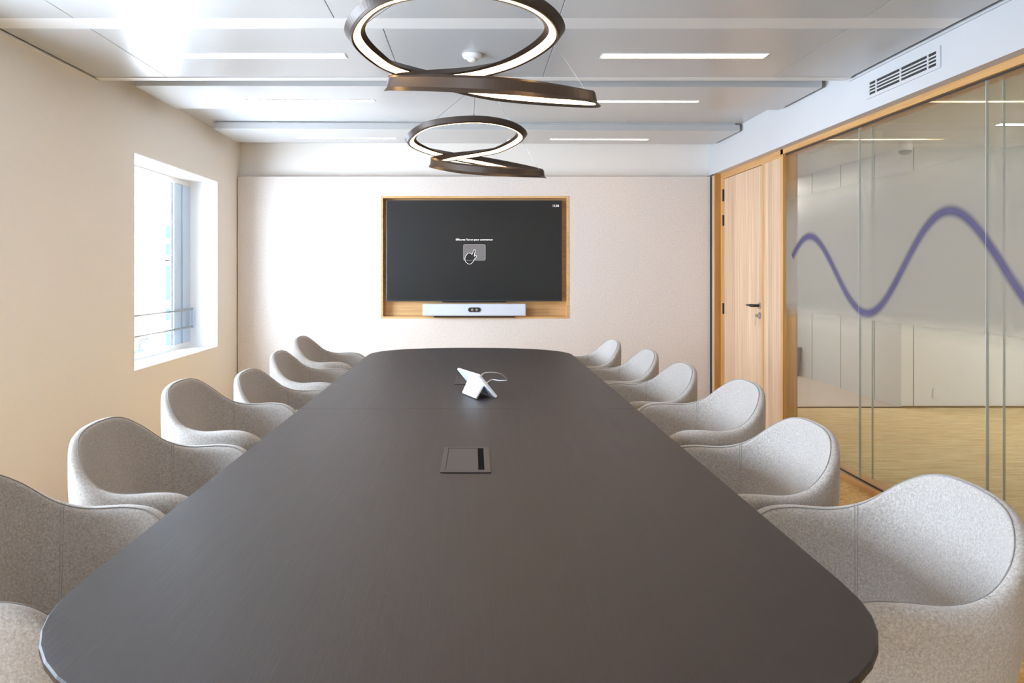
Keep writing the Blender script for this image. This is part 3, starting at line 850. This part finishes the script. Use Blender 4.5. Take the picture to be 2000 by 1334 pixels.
rl = ['grey tub armchair at the right table corner, nearest the camera', 'second grey tub armchair from the camera on the right side', 'third grey tub armchair on the right, in front of the oak door', 'fourth grey tub armchair from the camera on the right side', 'fifth grey tub armchair on the right, before the felt wall panel', 'farthest grey tub armchair on the right, half hidden by the table']
ll = ['grey tub armchair cut by the left edge of the photo, nearest the camera', 'second grey tub armchair from the camera on the left, against the cream wall', 'third grey tub armchair from the camera on the left, below the window', 'fourth grey tub armchair on the left, pushed in closest to the table', 'fifth grey tub armchair from the camera on the left side', 'farthest grey tub armchair on the left, beside the felt wall panel']
for n_, (arr, labs, sd_) in enumerate(((RC, rl, 1), (LC, ll, -1))):
    for i, (yc, xo, rot, lift) in enumerate(arr):
        o = chair if (n_ == 0 and i == 0) else copy_tree(chair)
        o.location = (sd_ * (xo - XO) * SC, yc * SC, 0)
        o.rotation_euler = (0, 0, (PI if sd_ > 0 else 0) + rot)
        o['label'] = labs[i]
        for ch in o.children:
            if not ch.name.startswith('leg'): ch.location.z = lift
        o['category'] = 'chair'; o['group'] = 'grey tub armchairs around the conference table'

# ------------------------------------------------------------ pendants
p2 = [(1058, 344), (976, 339), (892, 332), (846, 321), (880, 311), (930, 303), (976, 293), (1016, 269), (992, 249), (925, 240), (840, 250), (804, 276), (830, 294), (878, 307), (960, 322)]
p1 = [(1156, 201), (1004, 178), (860, 171), (766, 170), (830, 158), (935, 144), (1020, 116), (1079, 68), (1035, 17), (905, -12), (755, 8), (697, 66), (738, 118), (800, 146), (960, 185)]
PY = [4.42, 4.30, 4.35, 4.46, 4.48, 4.46, 4.39, 4.25, 4.11, 4.03, 4.07, 4.22, 4.39, 4.56, 4.60]
P2 = [pix(a, b, y) for (a, b), y in zip(p2, PY)]
P1 = []
for q, (a, b) in zip(P2, p1):
    y = q.y - 1.915
    P1.append(pix(a, b, y))
# direction the light line faces at each control point
DIR = [(-.4, -.1, -.9), (-.1, .6, -.8), (.1, .6, -.8), (.45, .1, -.9), (.1, -.4, -.9), (0, -.5, -.85), (-.25, -.45, -.85), (-.6, 0, -.8), (-.3, .08, -.95), (0, .1, -1), (.3, .08, -.95), (.6, 0, -.8), (.4, -.35, -.85), (.1, -.5, -.85), (-.1, -.5, -.85)]
def pendant(P, label, canopy, wires, joints_=()):
    base = sum(P, Vector()) / len(P); base.z = min(p.z for p in P)
    t = thing('spiral_pendant_light', label, 'pendant light', base, 0, 'spiral pendant lights')
    Q = catmull([p - base for p in P], 16, True); D = catmull([Vector(d) for d in DIR], 16, True)
    K = len(Q)
    LN = [v.x for v in catmull([Vector((k, 0, 0)) for k in (-1, -1, -1, -1, -.3, .4, 1, 1, 1, 1, 1, 1, .8, 0, -.8)], 16, True)]
    sec = [(.020, .0), (.0135, .0008), (.0128, -.0008), (-.0128, -.0008), (-.0135, .0008), (-.020, .0), (-.019, -.008), (-.009, -.034), (0, -.037), (.009, -.034), (.019, -.008)]
    frames = []
    for i in range(K):
        tg = (Q[(i + 1) % K] - Q[i - 1]).normalized()
        d = D[i]; d = (d - tg * d.dot(tg)).normalized()
        wv_ = tg.cross(d)
        frames.append((Q[i], wv_, d))
    def sweep(sc2):
        bm = bmesh.new(); rings = []
        for (q, wv_, d), ln in zip(frames, LN):
            ring = []
            for a, b in sc2:
                if b < -.002: a += .013 * ln * min(1, -b / .03)          # back ridge leans inwards
                elif abs(a) > .0195: a -= .011 * ln if a * ln < 0 else 0   # outer lip runs out to a blade
                ring.append(bm.verts.new(q + wv_ * a + d * b))
            rings.append(ring)
        n = len(sc2)
        for i in range(K):
            a, b = rings[i], rings[(i + 1) % K]
            for k in range(n): bm.faces.new((a[k], a[(k + 1) % n], b[(k + 1) % n], b[k]))
        return bm
    finish('lamp_band', sweep(sec), M['pend_black'], t, smooth=False)
    finish('light_line', sweep([(.0125, .0004), (-.0125, .0004), (-.0125, -.0004), (.0125, -.0004)]), M['pend_led'], t)
    cx, cy, cz = canopy
    bm = bmesh.new(); add_lathe(bm, [(.055, cz), (.055, cz - .045), (.052, cz - .05), (.001, cz - .05)], c=(cx - base.x, cy - base.y, -base.z), n=36)
    finish('canopy', bm, M['pend_black'], t, smooth=False)
    for (i, top) in wires:
        a = P[i] - base + Vector((0, 0, .012)); b = Vector(top) - base
        bm = bmesh.new(); add_tube(bm, [a, b], .0013 if i in joints_ else .0010, 6)
        if i in joints_:
            for u in (.12, .62): 
                c = a.lerp(b, u); add_tube(bm, [c - Vector((0, 0, .008)), c + Vector((0, 0, .008))], .005, 8)
        finish('suspension_wire', bm, M['wire'], t)
    return t
pendant(P2, 'far spiral pendant light, smaller in view, hanging before the screen', (.07, 4.46, 2.397),
        [(9, (.01, 4.40, 2.35)), (0, (.08, 4.42, 2.35)), (11, (.02, 4.44, 2.35)), (7, (.07, 4.44, 2.35))], joints_=(9,))
pendant(P1, 'near spiral pendant light, largest in view, cut by the top edge', (.03, 2.55, 2.397),
        [(9, (.0, 2.55, 2.35)), (0, (.05, 2.55, 2.35)), (11, (.01, 2.55, 2.35)), (7, (.05, 2.55, 2.35))])
